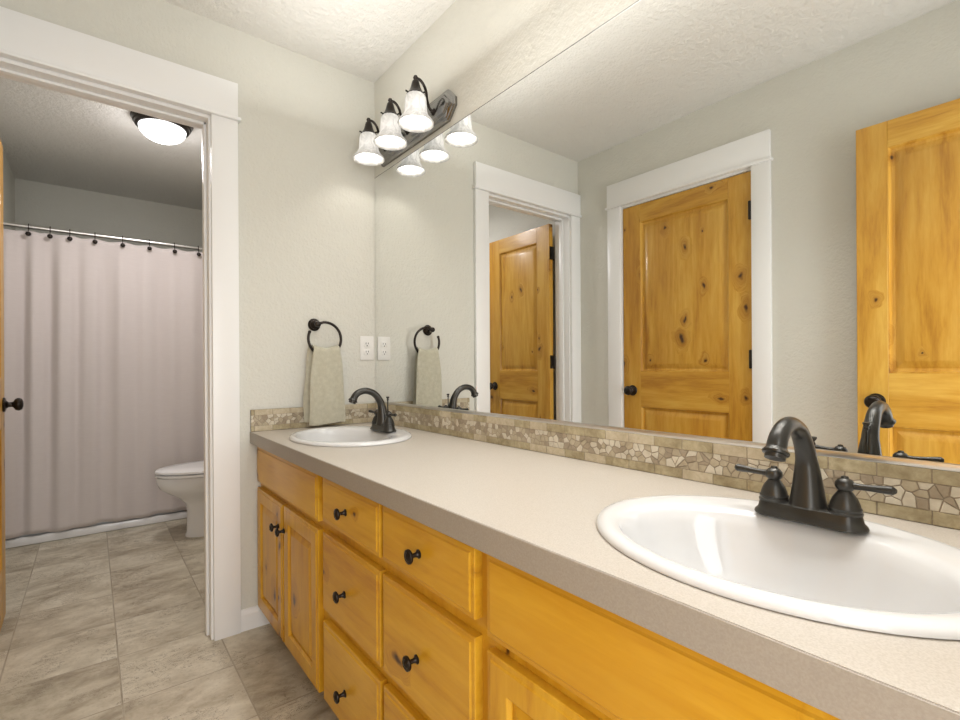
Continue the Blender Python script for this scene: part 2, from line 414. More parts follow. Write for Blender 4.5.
# ------------------------------------------------------------------ panelled doors
def knob(parent, x, z, y, sgn, small=False):
    k = MB()
    L = 0.7 if small else 1.0
    prof = [(0.0005, 0), (0.031, 0), (0.032, 0.003), (0.029, 0.008), (0.017, 0.011), (0.0115, 0.016*L+0.002), (0.0105, 0.028*L), (0.014, 0.033*L), (0.0235, 0.038*L), (0.0275, 0.046*L), (0.0275, 0.052*L), (0.022, 0.060*L), (0.012, 0.064*L), (0.0005, 0.065*L)]
    k.lathe([(r, sgn*h) for r, h in prof], (x, y, z), 'y', 32)
    o = k.build('door_knob', M['bronze'], parent); return o
def door(name, loc, rz, w, label, knob_left, hinge_front, hinge_z=(0.26, 1.095, 1.835), st=0.118):
    root = empty(name, loc, label, 'door', kind='structure', rz=rz)
    th = 0.035; z0 = 0.010; top = 2.032
    for a, c in ((0, st), (w-st, w)):
        MB().box(a, c, 0, th, z0, top, 0.0015, 1).build('stile', M['door_v'], root)
    rails = ((z0, 0.235), (0.822, 1.030), (1.928, top))
    for a, c in rails:
        MB().box(st, w-st, 0.0003, th-0.0003, a, c, 0.001, 1).build('rail', M['door_h'], root)
    for a, c in ((0.235, 0.822), (1.030, 1.928)):
        b = MB(); prof = [(0, -0.001), (0.003, -0.0015), (0.007, -0.0085), (0.009, -0.0145), (0.014, -0.016), (0.020, -0.016), (0.048, -0.0045), (0.050, -0.004)]
        b.loops(st, w-st, a, c, 0, prof, 0, -1); b.loops(st, w-st, a, c, th, prof, 0, 1)
        b.build('panel', M['door_v'], root, 20)
    kx = 0.062 if knob_left else w-0.062
    knob(root, kx, 0.917, 0, -1); knob(root, kx, 0.917, th, 1, True)
    ex = 0 if knob_left else w; hx = w if knob_left else 0
    MB().box(ex-0.0012, ex+0.0012, 0.006, th-0.006, 0.885, 0.95).build('latch_plate', M['bronze'], root)
    hy = -0.013 if hinge_front else th+0.006; ho = 0.007 if hinge_front else 0.0
    for z in hinge_z:
        b = MB(); s = 1 if knob_left else -1
        b.lathe([(0.0005, -0.048), (0.003, -0.047), (0.0072, -0.045), (0.0072, 0.045), (0.003, 0.047), (0.0005, 0.048)], (hx-s*ho, hy, z), 'z', 14)
        b.box(hx-s*ho-0.0012, hx-s*ho+0.0012, min(hy, 0.003), max(hy, th-0.003), z-0.045, z+0.045)
        b.build('hinge', M['bronze'], root)
    return root
# closet door, closed (local -y faces the room: rotate 180 so that -y -> +y)
door('door_1', (1.1055, -W-0.003, 0), PI, 0.753, 'closed knotty alder closet door reflected in the middle of the mirror', False, True)
# toilet room door, swung open against the left wall of the toilet room
door('door_2', (-0.135, -1.3565, 0), PI+0.018, 0.648, 'open knotty alder door standing inside the toilet room', False, False)
# entry door, swung open along the left wall
door('door_3', (2.315, -1.402, 0), PI, 0.765, 'open knotty alder entry door at the right end of the mirror', False, False, st=0.102)

# ------------------------------------------------------------------ mirror
mr = empty('wall_mirror', (0, 0, MBZ), 'wide frameless wall mirror above the tiled backsplash', 'mirror')
b = MB(); b.box(0.004, XN-0.006, 0.0, 0.0035, 0.0, MT-MBZ, 0.0)
g = b.build('mirror_glass', [M['mirror'], M['mirror_edge']], mr, 0)
for f in g.data.polygons: f.material_index = 0 if f.normal.y < -0.5 else 1
MB().box(0.004, XN-0.006, 0.0002, 0.0036, MT-MBZ, MT-MBZ+0.0022).build('top_shadow_line', M['dark'], mr, 0)  # dark strip painted in as the shadow line above the glass
b = MB(); b.box(0.002, XN-0.004, -0.005, -0.0002, -0.0115, 0.0, 0.0015).build('bottom_channel', M['chrome'], mr)

# ------------------------------------------------------------------ backsplash (bricks and broken stone mosaic)
def clip(poly, px, py, nx, ny):
    out = []
    for i in range(len(poly)):
        a, c = poly[i], poly[(i+1) % len(poly)]
        da = (a[0]-px)*nx+(a[1]-py)*ny; dc = (c[0]-px)*nx+(c[1]-py)*ny
        if da <= 0: out.append(a)
        if da*dc < 0:
            u = da/(da-dc); out.append((a[0]+(c[0]-a[0])*u, a[1]+(c[1]-a[1])*u))
    return out
def splash(name, L, z0, z1, place, label, seed):
    rnd = random.Random(seed); b = MB(); hb = 0.0225; T = 0.0095
    def pt(u, d, z): return place(u, d, z)
    def slab(poly, d0, d1, mi, inset):
        cx = sum(p[0] for p in poly)/len(poly); cz = sum(p[1] for p in poly)/len(poly)
        b.mi = mi; rr = []
        for d, k in ((d0, 1.0), (d1-0.0008, 1.0), (d1, 1-inset)):
            rr.append([pt(cx+(p[0]-cx)*k, d, cz+(p[1]-cz)*k) for p in poly])
        b.loft(rr, False, True)
    b.mi = 0
    slab([(0, z0), (L, z0), (L, z1), (0, z1)], 0.0, T-0.0012, 0, 0.0)
    u = rnd.uniform(-0.05, -0.01)
    for row, (a, c) in enumerate(((z0+0.001, z0+hb), (z1-hb, z1))):
        u = -0.02
        while u < L:
            x0, x1 = max(u+0.0008, 0), min(u+0.0715-0.0008, L)
            if x1-x0 > 0.006:
                slab([(x0, a), (x1, a), (x1, c), (x0, c)], 0.001, T+rnd.uniform(0, 0.0008), 1+(rnd.random() < 0.5), 0.03)
            u += 0.0715
    zb, zt = z0+hb+0.001, z1-hb-0.001; hh = zt-zb; seeds = []; s = 0.0185
    nx_ = int(L/s)+1; nz = 3
    for i in range(-1, nx_+1):
        for k in range(nz):
            seeds.append(((i+0.5+rnd.uniform(-0.48, 0.48)+0.5*(k % 2))*s, zb+(k+0.5+rnd.uniform(-0.42, 0.42))*hh/nz))
    for (sx, sz) in seeds:
        poly = [(max(sx-0.04, 0), zb), (min(sx+0.04, L), zb), (min(sx+0.04, L), zt), (max(sx-0.04, 0), zt)]
        if poly[1][0] <= poly[0][0]: continue
        for (qx, qz) in seeds:
            if (qx, qz) == (sx, sz) or abs(qx-sx) > 0.06: continue
            nx, nz2 = qx-sx, qz-sz; l = math.hypot(nx, nz2); nx /= l; nz2 /= l
            g = 0.0009
            poly = clip(poly, (sx+qx)/2-nx*g, (sz+qz)/2-nz2*g, nx, nz2)
            if len(poly) < 3: break
        if len(poly) < 3: continue
        ar = abs(sum(poly[i][0]*poly[(i+1) % len(poly)][1]-poly[(i+1) % len(poly)][0]*poly[i][1] for i in range(len(poly))))/2
        if ar < 2e-5: continue
        q = rnd.random(); mi = 3 if q < 0.36 else (4 if q < 0.68 else 5)
        slab(poly, 0.001, T+rnd.uniform(-0.0004, 0.0008), mi, 0.10)
    return tag(b.build(name, [M['grout'], M['brick_a'], M['brick_b'], M['peb_light'], M['peb_mid'], M['peb_dark']], None, 25), label, 'backsplash')
splash('backsplash', XN-0.016, CT+0.0005, 0.8952, lambda u, d, z: (0.0135+u, 0.0035-d, z), 'long tiled backsplash strip of travertine bricks and pebbles under the mirror', 3)
splash('side_splash', 0.562+0.003, CT+0.0005, 0.8946, lambda u, d, z: (0.0005+d, 0.003-u, z), 'short tiled backsplash strip on the far wall behind the hand towel', 9)

# ------------------------------------------------------------------ vanity
YF = -0.523     # face frame front
van = empty('vanity_cabinet', (0, 0, 0), 'long honey coloured knotty alder vanity with dark knobs', 'cabinet')
b = MB()
for x in (0.004, 0.722, 1.120, 1.488, 2.325): b.box(x, x+0.016, YF+0.019, -0.012, 0.085, 0.755)
b.box(0.02, 2.325, YF+0.019, -0.012, 0.085, 0.101); b.box(0.02, 2.325, -0.024, -0.012, 0.101, 0.62)
b.box(0.004, 2.341, -0.47, -0.455, 0.0, 0.085)
b.build('body', M['cab_in'], van, 0)
b = MB()
b.box(0.001, 2.341, YF, YF+0.019, 0.748, 0.7555).box(0.001, 2.341, YF, YF+0.019, 0.085, 0.104)
for a, c in ((0.001, 0.035), (0.695, 0.758), (1.095, 1.135), (1.458, 1.520), (2.205, 2.341)): b.box(a, c, YF+0.0002, YF+0.0188, 0.09, 0.754)
for a, c in ((0.035, 0.695), (1.520, 2.205)): b.box(a, c, YF+0.0004, YF+0.0186, 0.566, 0.612)
for a, c in ((0.758, 1.095), (1.135, 1.458)): b.box(a, c, YF+0.0004, YF+0.0186, 0.574, 0.622).box(a, c, YF+0.0004, YF+0.0186, 0.31, 0.365)
b.build('face_frame', M['van_v'], van, 0)
FP = [(0, 0.0), (0, 0.0165), (0.0015, 0.0180), (0.0095, 0.0190), (0.0110, 0.0200), (0.0125, 0.0215)]
def small_knob(parent, x, z):
    y = YF-0.0213; x -= 0.008
    prof = [(0.0005, 0), (0.0095, 0), (0.0095, 0.002), (0.0065, 0.004), (0.0048, 0.009), (0.0048, 0.016), (0.008, 0.019), (0.0145, 0.0215), (0.0155, 0.024), (0.0145, 0.027), (0.0095, 0.0292), (0.0085, 0.0282), (0.004, 0.0305), (0.0005, 0.031)]
    MB().lathe([(r, -h) for r, h in prof], (x, y, z), 'y', 22).build('knob', M['bronze'], parent)
def front(name, x0, x1, z0, z1, kn=None):
    b = MB(); b.loops(x0, x1, z0, z1, YF, FP)
    o = b.build(name, M['van_h'], van, 20)
    if kn: small_knob(o, (x0+x1)/2 if kn is True else kn, (z0+z1)/2)
    return o
front('false_front', 0.017, 0.703, 0.602, 0.745); front('false_front', 1.506, 2.195, 0.602, 0.747)
for x0, x1 in ((0.742, 1.106), (1.121, 1.472)):
    front('drawer', x0, x1, 0.615, 0.744, True)
    o = front('drawer', x0, x1, 0.356, 0.583); small_knob(o, (x0+x1)/2-0.010, 0.457)
    o = front('drawer', x0, x1, 0.090, 0.322); small_knob(o, (x0+x1)/2-0.010, 0.192)
def cab_door(x0, x1, z0, z1, kx):
    b = MB(); s = 0.050; y = YF
    # frame with outer profile
    b.loft([[(x0+i, y-o, z0+i), (x1-i, y-o, z0+i), (x1-i, y-o, z1-i), (x0+i, y-o, z1-i)] for i, o in FP + [(s, 0.0215), (s+0.003, 0.0205), (s+0.007, 0.0125), (s+0.007, 0.010)]], False, False)
    o = b.build('cabinet_door', M['van_v'], van, 20)
    p = MB(); p.loops(x0+s+0.006, x1-s-0.006, z0+s+0.006, z1-s-0.006, y, [(0, 0.010), (0.003, 0.011), (0.024, 0.0185), (0.026, 0.019)])
    p.build('raised_panel', M['van_v'], o, 12)
    small_knob(o, kx, z1-0.085)
cab_door(0.017, 0.355, 0.086, 0.577, 0.322); cab_door(0.368, 0.703, 0.086, 0.577, 0.390)
cab_door(1.506, 1.845, 0.086, 0.577, 1.818); cab_door(1.857, 2.195, 0.086, 0.577, 1.885)

# countertop with two sink cut-outs
SINKS = ((0.405, -0.304), (1.869, -0.304)); SA, SB = 0.26, 0.214
bm = bmesh.new(); es = []
def loop(pts):
    v = [bm.verts.new((x, y, CT)) for x, y in pts]
    for i in range(len(v)): es.append(bm.edges.new((v[i], v[(i+1) % len(v)])))
loop([(0.0012, -0.563), (XN-0.002, -0.563), (XN-0.002, 0.0035), (0.0012, 0.0035)])
for cx, cy in SINKS: loop([(cx+(SA-0.018)*math.cos(2*PI*i/48), cy+(SB-0.018)*math.sin(2*PI*i/48)) for i in range(48)])
r = bmesh.ops.triangle_fill(bm, edges=es, use_beauty=True, use_dissolve=False)
fs = [f for f in r['geom'] if isinstance(f, bmesh.types.BMFace)]
for f in fs:
    if f.normal.z < 0: f.normal_flip()
ex = bmesh.ops.extrude_face_region(bm, geom=fs)
for v in ex['geom']:
    if isinstance(v, bmesh.types.BMVert): v.co.z -= 0.034
B = MB(); B.bm.free(); B.bm = bm
top = empty('countertop', (0, 0, 0), 'long beige laminate countertop holding both sinks', 'countertop')
B.build('worktop', M['laminate'], top, 0)
MB().box(0.0012, XN-0.002, -0.5655, -0.5632, CT-0.0462, CT-0.0006, 0.0006, 1).build('front_edge', M['laminate_edge_shaded'], top)
MB().box(0.0012, XN-0.002, -0.563, -0.546, CT-0.0462, CT-0.0345).build('edge_build_up', M['cab_in'], top, 0)

# ------------------------------------------------------------------ sinks
def make_sink():
    root = empty('oval_sink', (0, 0, CT), 'white oval drop in sink at the near right end of the countertop', 'sink')
    key = [ # dy, a, b, z
        (0, 0.2575, 0.2125, 0.0005), (0, 0.2645, 0.2140, 0.0015), (0, 0.2650, 0.2142, 0.005), (0, 0.2610, 0.2115, 0.0100), (0, 0.2500, 0.2050, 0.0130),
        (-0.002, 0.2410, 0.1960, 0.0134), (-0.010, 0.2300, 0.1820, 0.0122), (-0.020, 0.2200, 0.1690, 0.0108), (-0.027, 0.2130, 0.1610, 0.0075), (-0.030, 0.2070, 0.1550, 0.000),
        (-0.031, 0.2000, 0.1490, -0.018), (-0.030, 0.1900, 0.1400, -0.045), (-0.027, 0.1720, 0.1250, -0.080), (-0.022, 0.1400, 0.1000, -0.112),
        (-0.018, 0.0950, 0.0700, -0.132), (-0.015, 0.0450, 0.0400, -0.140), (-0.015, 0.0230, 0.0230, -0.141)]
    n = 72
    b = MB(); b.loft([[(a*math.cos(2*PI*i/n), dy+bb*math.sin(2*PI*i/n), z) for i in range(n)] for dy, a, bb, z in key], False, False)
    # outside of the bowl below the counter
    out = [(-0.015, 0.030, 0.030, -0.150), (-0.018, 0.10, 0.078, -0.142), (-0.022, 0.150, 0.11, -0.122), (-0.027, 0.182, 0.135, -0.088), (-0.030, 0.205, 0.156, -0.045), (-0.020, 0.225, 0.176, -0.012), (-0.005, 0.2395, 0.1975, 0.0005), (0, 0.2575, 0.2125, 0.0005)]
    b.loft([[(a*math.cos(2*PI*i/n), dy+bb*math.sin(2*PI*i/n), z) for i in range(n)] for dy, a, bb, z in out], False, False)
    bmesh.ops.remove_doubles(b.bm, verts=b.bm.verts, dist=0.00005)
    b.build('basin', M['porcelain'], root, 60)
    d = MB(); d.lathe([(0.0225, -0.004), (0.024, 0.0), (0.021, 0.0022), (0.017, 0.001), (0.0005, 0.003)], (0, -0.015, -0.1395))
    d.build('drain', M['faucet'], root)
    d = MB(); d.lathe([(0.0005, 0), (0.008, 0.0), (0.008, 0.002), (0.0055, 0.0025), (0.0055, 0.001), (0.0005, 0.001)], (0, -0.1745, -0.030), 'y', 18)
    d.build('overflow_ring', M['chrome'], root)
    return root
s0 = make_sink(); s0.location = (SINKS[1][0], SINKS[1][1], CT)
s1 = copy_tree(s0); s1.location = (SINKS[0][0], SINKS[0][1], CT); s1['label'] = 'white oval drop in sink at the far end below the hand towel'
for s in (s0, s1): s['group'] = 'sinks in the countertop'

# ------------------------------------------------------------------ faucets (local: spout towards -y)
def make_faucet():
    root = empty('bathroom_faucet', (0, 0, 0), 'large dark bronze two handle faucet on the near right sink', 'faucet')
    # flared base plate
    b = MB(); rings = []
    for g, z in ((0.0035, 0.0), (0.0045, 0.0025), (0.003, 0.006), (-0.001, 0.010), (-0.0025, 0.017), (-0.004, 0.0225), (-0.008, 0.0245)):
        ring = []; L, R = 0.050, 0.0245+g
        for i in range(20):
            a = -PI/2+PI*i/19; ring.append((L+R*math.cos(a)*1.0, R*math.sin(a), z))
        for i in range(20):
            a = PI/2+PI*i/19; ring.append((-L+R*math.cos(a)*1.0, R*math.sin(a), z))
        rings.append(ring)
    b.loft(rings); b.build('base_plate', M['faucet'], root)
    # spout
    path = [(0, 0.000, 0.022), (0, 0.000, 0.030), (0, -0.001, 0.064), (0, -0.006, 0.098), (0, -0.015, 0.120), (0, -0.034, 0.144), (0, -0.058, 0.156), (0, -0.080, 0.159), (0, -0.102, 0.153), (0, -0.116, 0.142), (0, -0.123, 0.129)]
    rad = [0.0285, 0.0258, 0.0205, 0.0152, 0.0140, 0.0130, 0.0125, 0.0124, 0.0125, 0.0130, 0.0138]
    P = spline(path, 5); R = []
    for i in range(len(rad)-1):
        for k in range(5): R.append(rad[i]+(rad[i+1]-rad[i])*k/5)
    R.append(rad[-1])
    e = P[-1]; d = (P[-1]-P[-2]).normalized()
    for q, rr in ((0.003, 0.0158), (0.006, 0.0182), (0.009, 0.0172), (0.010, 0.0138), (0.016, 0.0136), (0.0161, 0.010)): P.append(e+d*q); R.append(rr)
    MB().tube(P, R, 22).build('spout', M['faucet'], root, 50)
    for s in (-1, 1):
        x = s*0.0495
        h = MB(); h.lathe([(0.0225, 0.022), (0.0228, 0.025), (0.0212, 0.027), (0.0218, 0.031), (0.0200, 0.0335), (0.0190, 0.038), (0.0160, 0.046), (0.0115, 0.053), (0.0088, 0.057), (0.0115, 0.060), (0.0130, 0.064), (0.0125, 0.070), (0.0090, 0.0745), (0.0055, 0.076), (0.0045, 0.079), (0.0005, 0.080)], (x, 0, 0), 'z', 26)
        ho = h.build('handle', M['faucet'], root)
        l = MB(); p = [(x+s*0.009, 0, 0.066), (x+s*0.020, -0.001, 0.0662), (x+s*0.036, -0.002, 0.067), (x+s*0.050, -0.003, 0.068), (x+s*0.058, -0.0035, 0.0684), (x+s*0.062, -0.004, 0.0686)]
        l.tube(p, [0.0058, 0.0046, 0.0050, 0.0060, 0.0064, 0.0030], 14); l.build('lever', M['faucet'], ho)
    r = MB(); r.lathe([(0.0025, 0.015), (0.0025, 0.117), (0.0045, 0.119), (0.0045, 0.122), (0.003, 0.124), (0.0065, 0.129), (0.0065, 0.132), (0.0005, 0.133)], (0, 0.0215, 0), 'z', 14)
    r.build('lift_rod', M['faucet'], root)
    return root
DECK = CT+0.0125
f0 = make_faucet(); f0.location = (1.873, -0.173, DECK)
f1 = copy_tree(f0); f1.location = (0.402, -0.168, DECK); f1['label'] = 'small looking dark bronze faucet on the far sink beside the hand towel'
for s in (f0, f1): s['group'] = 'bronze faucets'

# ------------------------------------------------------------------ vanity lights
def make_fixture():
    root = empty('vanity_light', (0, 0, 0), 'three lamp bronze vanity light with frosted bell shades above the far sink', 'wall light')
    b = MB(); b.loops(-0.315, 0.315, -0.060, 0.060, 0.0035, [(0, 0), (0, 0.010), (0.004, 0.014), (0.010, 0.015), (0.014, 0.019), (0.020, 0.022), (0.024, 0.022), (0.030, 0.029), (0.036, 0.031)], 0.045)
    b.build('back_plate', M['plate'], root, 25)
    for i, x in enumerate((-0.2, 0.0, 0.2)):
        a = MB()
        a.lathe([(0.0005, -0.0), (0.014, 0.0), (0.014, -0.004), (0.008, -0.008), (0.0065, -0.012)], (x, -0.026, -0.005), 'y', 18)
        P = spline([(x, -0.030, -0.005), (x, -0.046, 0.004), (x, -0.056, 0.030), (x, -0.060, 0.060), (x, -0.070, 0.083), (x, -0.088, 0.098), (x, -0.107, 0.097), (x, -0.107, 0.092)], 5)
        a.tube(P, 0.0055, 12); a.lathe([(0.0005, 0.109), (0.007, 0.106), (0.0098, 0.099), (0.007, 0.092), (0.0055, 0.086)], (x, -0.107, 0), 'z', 18)
        ao = a.build('arm', M['bronze'], root)
        c = MB(); c.lathe([(0.0055, 0.090), (0.010, 0.089), (0.0135, 0.084), (0.0160, 0.074), (0.0190, 0.062), (0.0235, 0.050), (0.030, 0.040), (0.0350, 0.034), (0.0330, 0.033), (0.0005, 0.040)], (x, -0.107, 0), 'z', 26)
        c.build('socket_cap', M['bronze'], ao)
        for k in range(3):
            q = 2*PI*k/3+0.5
            s = MB(); s.tube([(x+0.030*math.cos(q), -0.107+0.032*math.sin(q), 0.036), (x+0.043*math.cos(q), -0.107+0.043*math.sin(q), 0.037)], [0.0025, 0.0035], 8); s.build('thumb_screw', M['bronze'], ao)
        g = MB(); n = 60; rings = []
        prof = [(0.0275, 0.0), (0.0340, -0.003), (0.0380, -0.010), (0.0400, -0.022), (0.0410, -0.042), (0.0420, -0.060), (0.0450, -0.074), (0.0520, -0.086), (0.0600, -0.095), (0.0660, -0.102), (0.0682, -0.108), (0.0675, -0.1115), (0.0645, -0.1105), (0.0585, -0.099), (0.0495, -0.087), (0.0425, -0.075), (0.0395, -0.060), (0.0385, -0.022), (0.0355, -0.010), (0.0320, -0.005), (0.0270, -0.003)]
        for r_, z in prof:
            rp = 0.0007; ring = []
            for k in range(n):
                q = 2*PI*k/n; rr = r_ + rp*math.cos(15*q)
                ring.append((rr*math.cos(q), rr*math.sin(q), z))
            rings.append(ring)
        g.loft(rings, False, False); g.loft([rings[-1], rings[0]], False, False)
        go = g.build('lamp_shade', M['shade'], ao, 60, loc=(x, -0.107, 0.035))
        bmesh_bulb = MB(); bmesh_bulb.lathe([(0.0005, -0.052), (0.010, -0.050), (0.018, -0.044), (0.0205, -0.035), (0.018, -0.026), (0.013, -0.016), (0.012, -0.01), (0.012, 0.0)], (x, -0.107, 0.035), 'z', 20)
        bmesh_bulb.build('light_bulb', M['bulb'], ao)
        la = bpy.data.lights.new('lamp_light', 'AREA'); la.shape = 'DISK'; la.size = 0.05; la.energy = VANITY_W; la.color = (1.0, 0.95, 0.88)
        lo = bpy.data.objects.new('lamp_light', la); COL.objects.link(lo); lo.location = (x, -0.107, -0.020); lo.parent = root
    return root
M['bulb'] = glow('lit_bulb', (1.0, 0.94, 0.85), 1.0).m
L0 = make_fixture(); L0.location = (0.365, 0.0, 2.062)
L1 = copy_tree(L0); L1.location = (1.87, 0.0, 2.062); 
for ch in L1.children:
    if ch.type == 'LIGHT': ch.data = ch.data.copy(); ch.data.energy = 0.6
L1['label'] = 'three lamp bronze vanity light above the near right sink, out of the frame'
for s in (L0, L1): s['group'] = 'vanity lights above the mirror'

# ------------------------------------------------------------------ towel ring, towel, outlet
RC = Vector((0.047, -0.265, 1.193)); RR = 0.0735
tr = empty('towel_ring', (0, -0.297, 1.257), 'dark bronze open towel ring on the far wall', 'towel ring')
def loc(p): return Vector(p)-Vector((0, -0.297, 1.257))
b = MB(); b.lathe([(0.0005, 0), (0.027, 0.0), (0.028, 0.004), (0.025, 0.009), (0.020, 0.011), (0.0195, 0.015), (0.013, 0.019), (0.009, 0.024), (0.0085, 0.036), (0.012, 0.040), (0.0135, 0.047), (0.012, 0.054), (0.006, 0.058), (0.0005, 0.059)], (0, 0, 0), 'x', 26)
b.build('rosette', M['bronze'], tr)
pts = [loc((0.047, -0.297, 1.257))]
for i in range(41):
    a = math.radians(95 - i*(95+203)/40)
    pts.append(loc((0.047, RC.y+RR*math.cos(a), RC.z+RR*math.sin(a))))
b = MB(); b.tube(pts, [0.006]*len(pts), 12)
e = pts[-1]; b.lathe([(0.0005, -0.007), (0.0055, -0.005), (0.0078, 0), (0.0055, 0.005), (0.0005, 0.007)], tuple(e), 'z', 14)
b.build('ring', M['bronze'], tr)

def make_towel():
    b = MB(); nu, nv = 28, 64
    zt = RC.z-RR+0.013   # inside bottom of ring
    zb = 0.822
    def path(v, layer):
        pass
    prof = []   # centre line of the cloth over the ring, (x, z, s)
    fr, bk = 0.066, 0.029
    for i in range(26): prof.append((fr+0.004-0.004*i/25, zb+(zt-zb)*i/25))
    for i in range(1, 9):
        a = PI*i/9; prof.append(((fr+bk)/2+(fr-bk)/2*math.cos(a), zt+0.016*math.sin(a)))
    for i in range(26): prof.append((bk-0.004*i/25, zt-(zt-zb-0.010)*i/25))
    n = len(prof)
    def width(z):
        f = max(0, min(1, (zt-z)/(zt-zb))); return 0.060+0.019*min(1, f*1.6)**0.8, -0.263
    rings = []
    for k in range(n):
        x, z = prof[k]; a = Vector(prof[max(k-1, 0)]); c = Vector(prof[min(k+1, n-1)]); tdir = (c-a).normalized(); nx, nz = tdir.y, -tdir.x
        hw, cy = width(z); ring = []
        back = k > n/2
        if back: cy -= 0.010
        for side in (1, -1):
            for j in range(nu+1):
                u = -1+2*j/nu if side == 1 else 1-2*j/nu
                f = max(0, min(1, (zt-z)/(zt-zb)))
                t = 0.0062*(1-abs(u)**6)**0.5*side if abs(u) < 1 else 0
                wob = (0.0035*math.sin(u*3.3+1.0+k*0.03)+0.002*math.sin(u*7+k*0.12))*(0.3+0.7*f)
                arc = -0.012*u*u*(1-f)*0 + (0.017*u*u)*(1-f)   # cloth climbs the ring at the sides
                yy = cy+u*hw+0.002*math.sin(k*0.35+u)
                ring.append((x+nx*t+wob, yy, z+nz*t+arc + (0.004*math.sin(u*2.5) if k in (0, n-1) else 0)))
        rings.append(ring)
    b.loft(rings); bmesh.ops.remove_doubles(b.bm, verts=b.bm.verts, dist=0.0001)
    return tag(b.build('hand_towel', M['towel'], None, 70), 'sage beige terry hand towel folded over the towel ring', 'towel')
make_towel()

ou = empty('wall_outlet', (0, -0.045, 1.158), 'white duplex wall outlet beside the left edge of the mirror', 'outlet')
MB().box(0.0002, 0.0055, -0.035, 0.035, -0.057, 0.057, 0.003, 2).build('cover_plate', M['plastic'], ou)
for z in (-0.0195, 0.0195):
    o = MB().box(0.004, 0.0075, -0.0165, 0.0165, z-0.0135, z+0.0135, 0.002, 2).build('socket', M['plastic'], ou)
    s = MB(); s.box(0.0070, 0.0078, -0.0075, -0.0050, z-0.002, z+0.007).box(0.0070, 0.0078, 0.0050, 0.0075, z-0.001, z+0.007)
    s.lathe([(0.0005, 0.0070), (0.0028, 0.0070), (0.0028, 0.0078), (0.0005, 0.0078)], (0, 0, z-0.008), 'x', 12)
    s.build('slots', M['dark'], o, 0)
MB().lathe([(0.0005, 0.005), (0.003, 0.005), (0.0025, 0.0066), (0.0005, 0.007)], (0, 0, 0), 'x', 12).build('screw', M['plastic'], ou)

# ------------------------------------------------------------------ toilet room
# ceiling light
cl = empty('ceiling_light', (-1.05, -0.757, H), 'flush dome ceiling light with dark bronze pan in the toilet room', 'ceiling light')
b = MB(); b.lathe([(0.0005, 0), (0.146, 0), (0.148, -0.006), (0.142, -0.012), (0.138, -0.026), (0.132, -0.030), (0.129, -0.042), (0.121, -0.047), (0.112, -0.046), (0.112, -0.030), (0.0005, -0.030)], (0, 0, 0), 'z', 48)
b.build('pan', M['bronze'], cl)
b = MB(); b.lathe([(0.112, -0.044)]+[(0.112*math.cos(a*PI/20), -0.047-0.070*math.sin(a*PI/20)) for a in range(10)]+[(0.0005, -0.1172)], (0, 0, 0), 'z', 48)
b.build('glass_dome', M['dome'], cl)
bulb('toilet_room_light', (0, 0, -0.20), TOILET_W, (1.0, 0.965, 0.975), 0.07, cl)
lt = bpy.data.lights.new('toilet_room_downlight', 'AREA'); lt.shape = 'DISK'; lt.size = 0.24; lt.energy = 6.5; lt.color = (1.0, 0.965, 0.975)
lo = bpy.data.objects.new('toilet_room_downlight', lt); COL.objects.link(lo); lo.parent = cl; lo.location = (0, 0, -0.125)

# bathtub
tub = empty('bathtub', (XT, -W, 0), 'white alcove bathtub mostly hidden behind the shower curtain', 'bathtub')
x0, x1, y0, y1, zt = 0.004, 0.76, 0.004, W-0.002, 0.42
def rr(ax0, ax1, ay0, ay1, r, z, n=8):
    out = []
    for cx, cy, a0 in ((ax1-r, ay1-r, 0), (ax0+r, ay1-r, 90), (ax0+r, ay0+r, 180), (ax1-r, ay0+r, 270)):
        for i in range(n+1):
            a = math.radians(a0+90*i/n); out.append((cx+r*math.cos(a), cy+r*math.sin(a), z))
    return out
b = MB()
b.loft([rr(x0, x1, y0, y1, 0.004, 0), rr(x0, x1-0.004, y0, y1, 0.004, zt-0.05), rr(x0, x1, y0, y1, 0.008, zt-0.03), rr(x0, x1, y0, y1, 0.012, zt-0.008), rr(x0+0.008, x1-0.008, y0+0.008, y1-0.008, 0.02, zt),
        rr(x0+0.07, x1-0.09, y0+0.08, y1-0.10, 0.12, zt), rr(x0+0.085, x1-0.105, y0+0.10, y1-0.115, 0.12, zt-0.02), rr(x0+0.12, x1-0.14, y0+0.20, y1-0.14, 0.12, 0.14), rr(x0+0.17, x1-0.19, y0+0.28, y1-0.18, 0.10, 0.08)])
b.build('tub_shell', M['porcelain'], tub, 35)
MB().box(x1-0.002, x1+0.036, y0, y1, 0.0, 0.052, 0.010).build('apron_trim', M['china'], tub)
MB().lathe([(0.0005, 0.0802), (0.03, 0.0802), (0.028, 0.083), (0.0005, 0.084)], (0.38, W-0.26, 0), 'z', 20).build('drain', M['chrome'], tub)

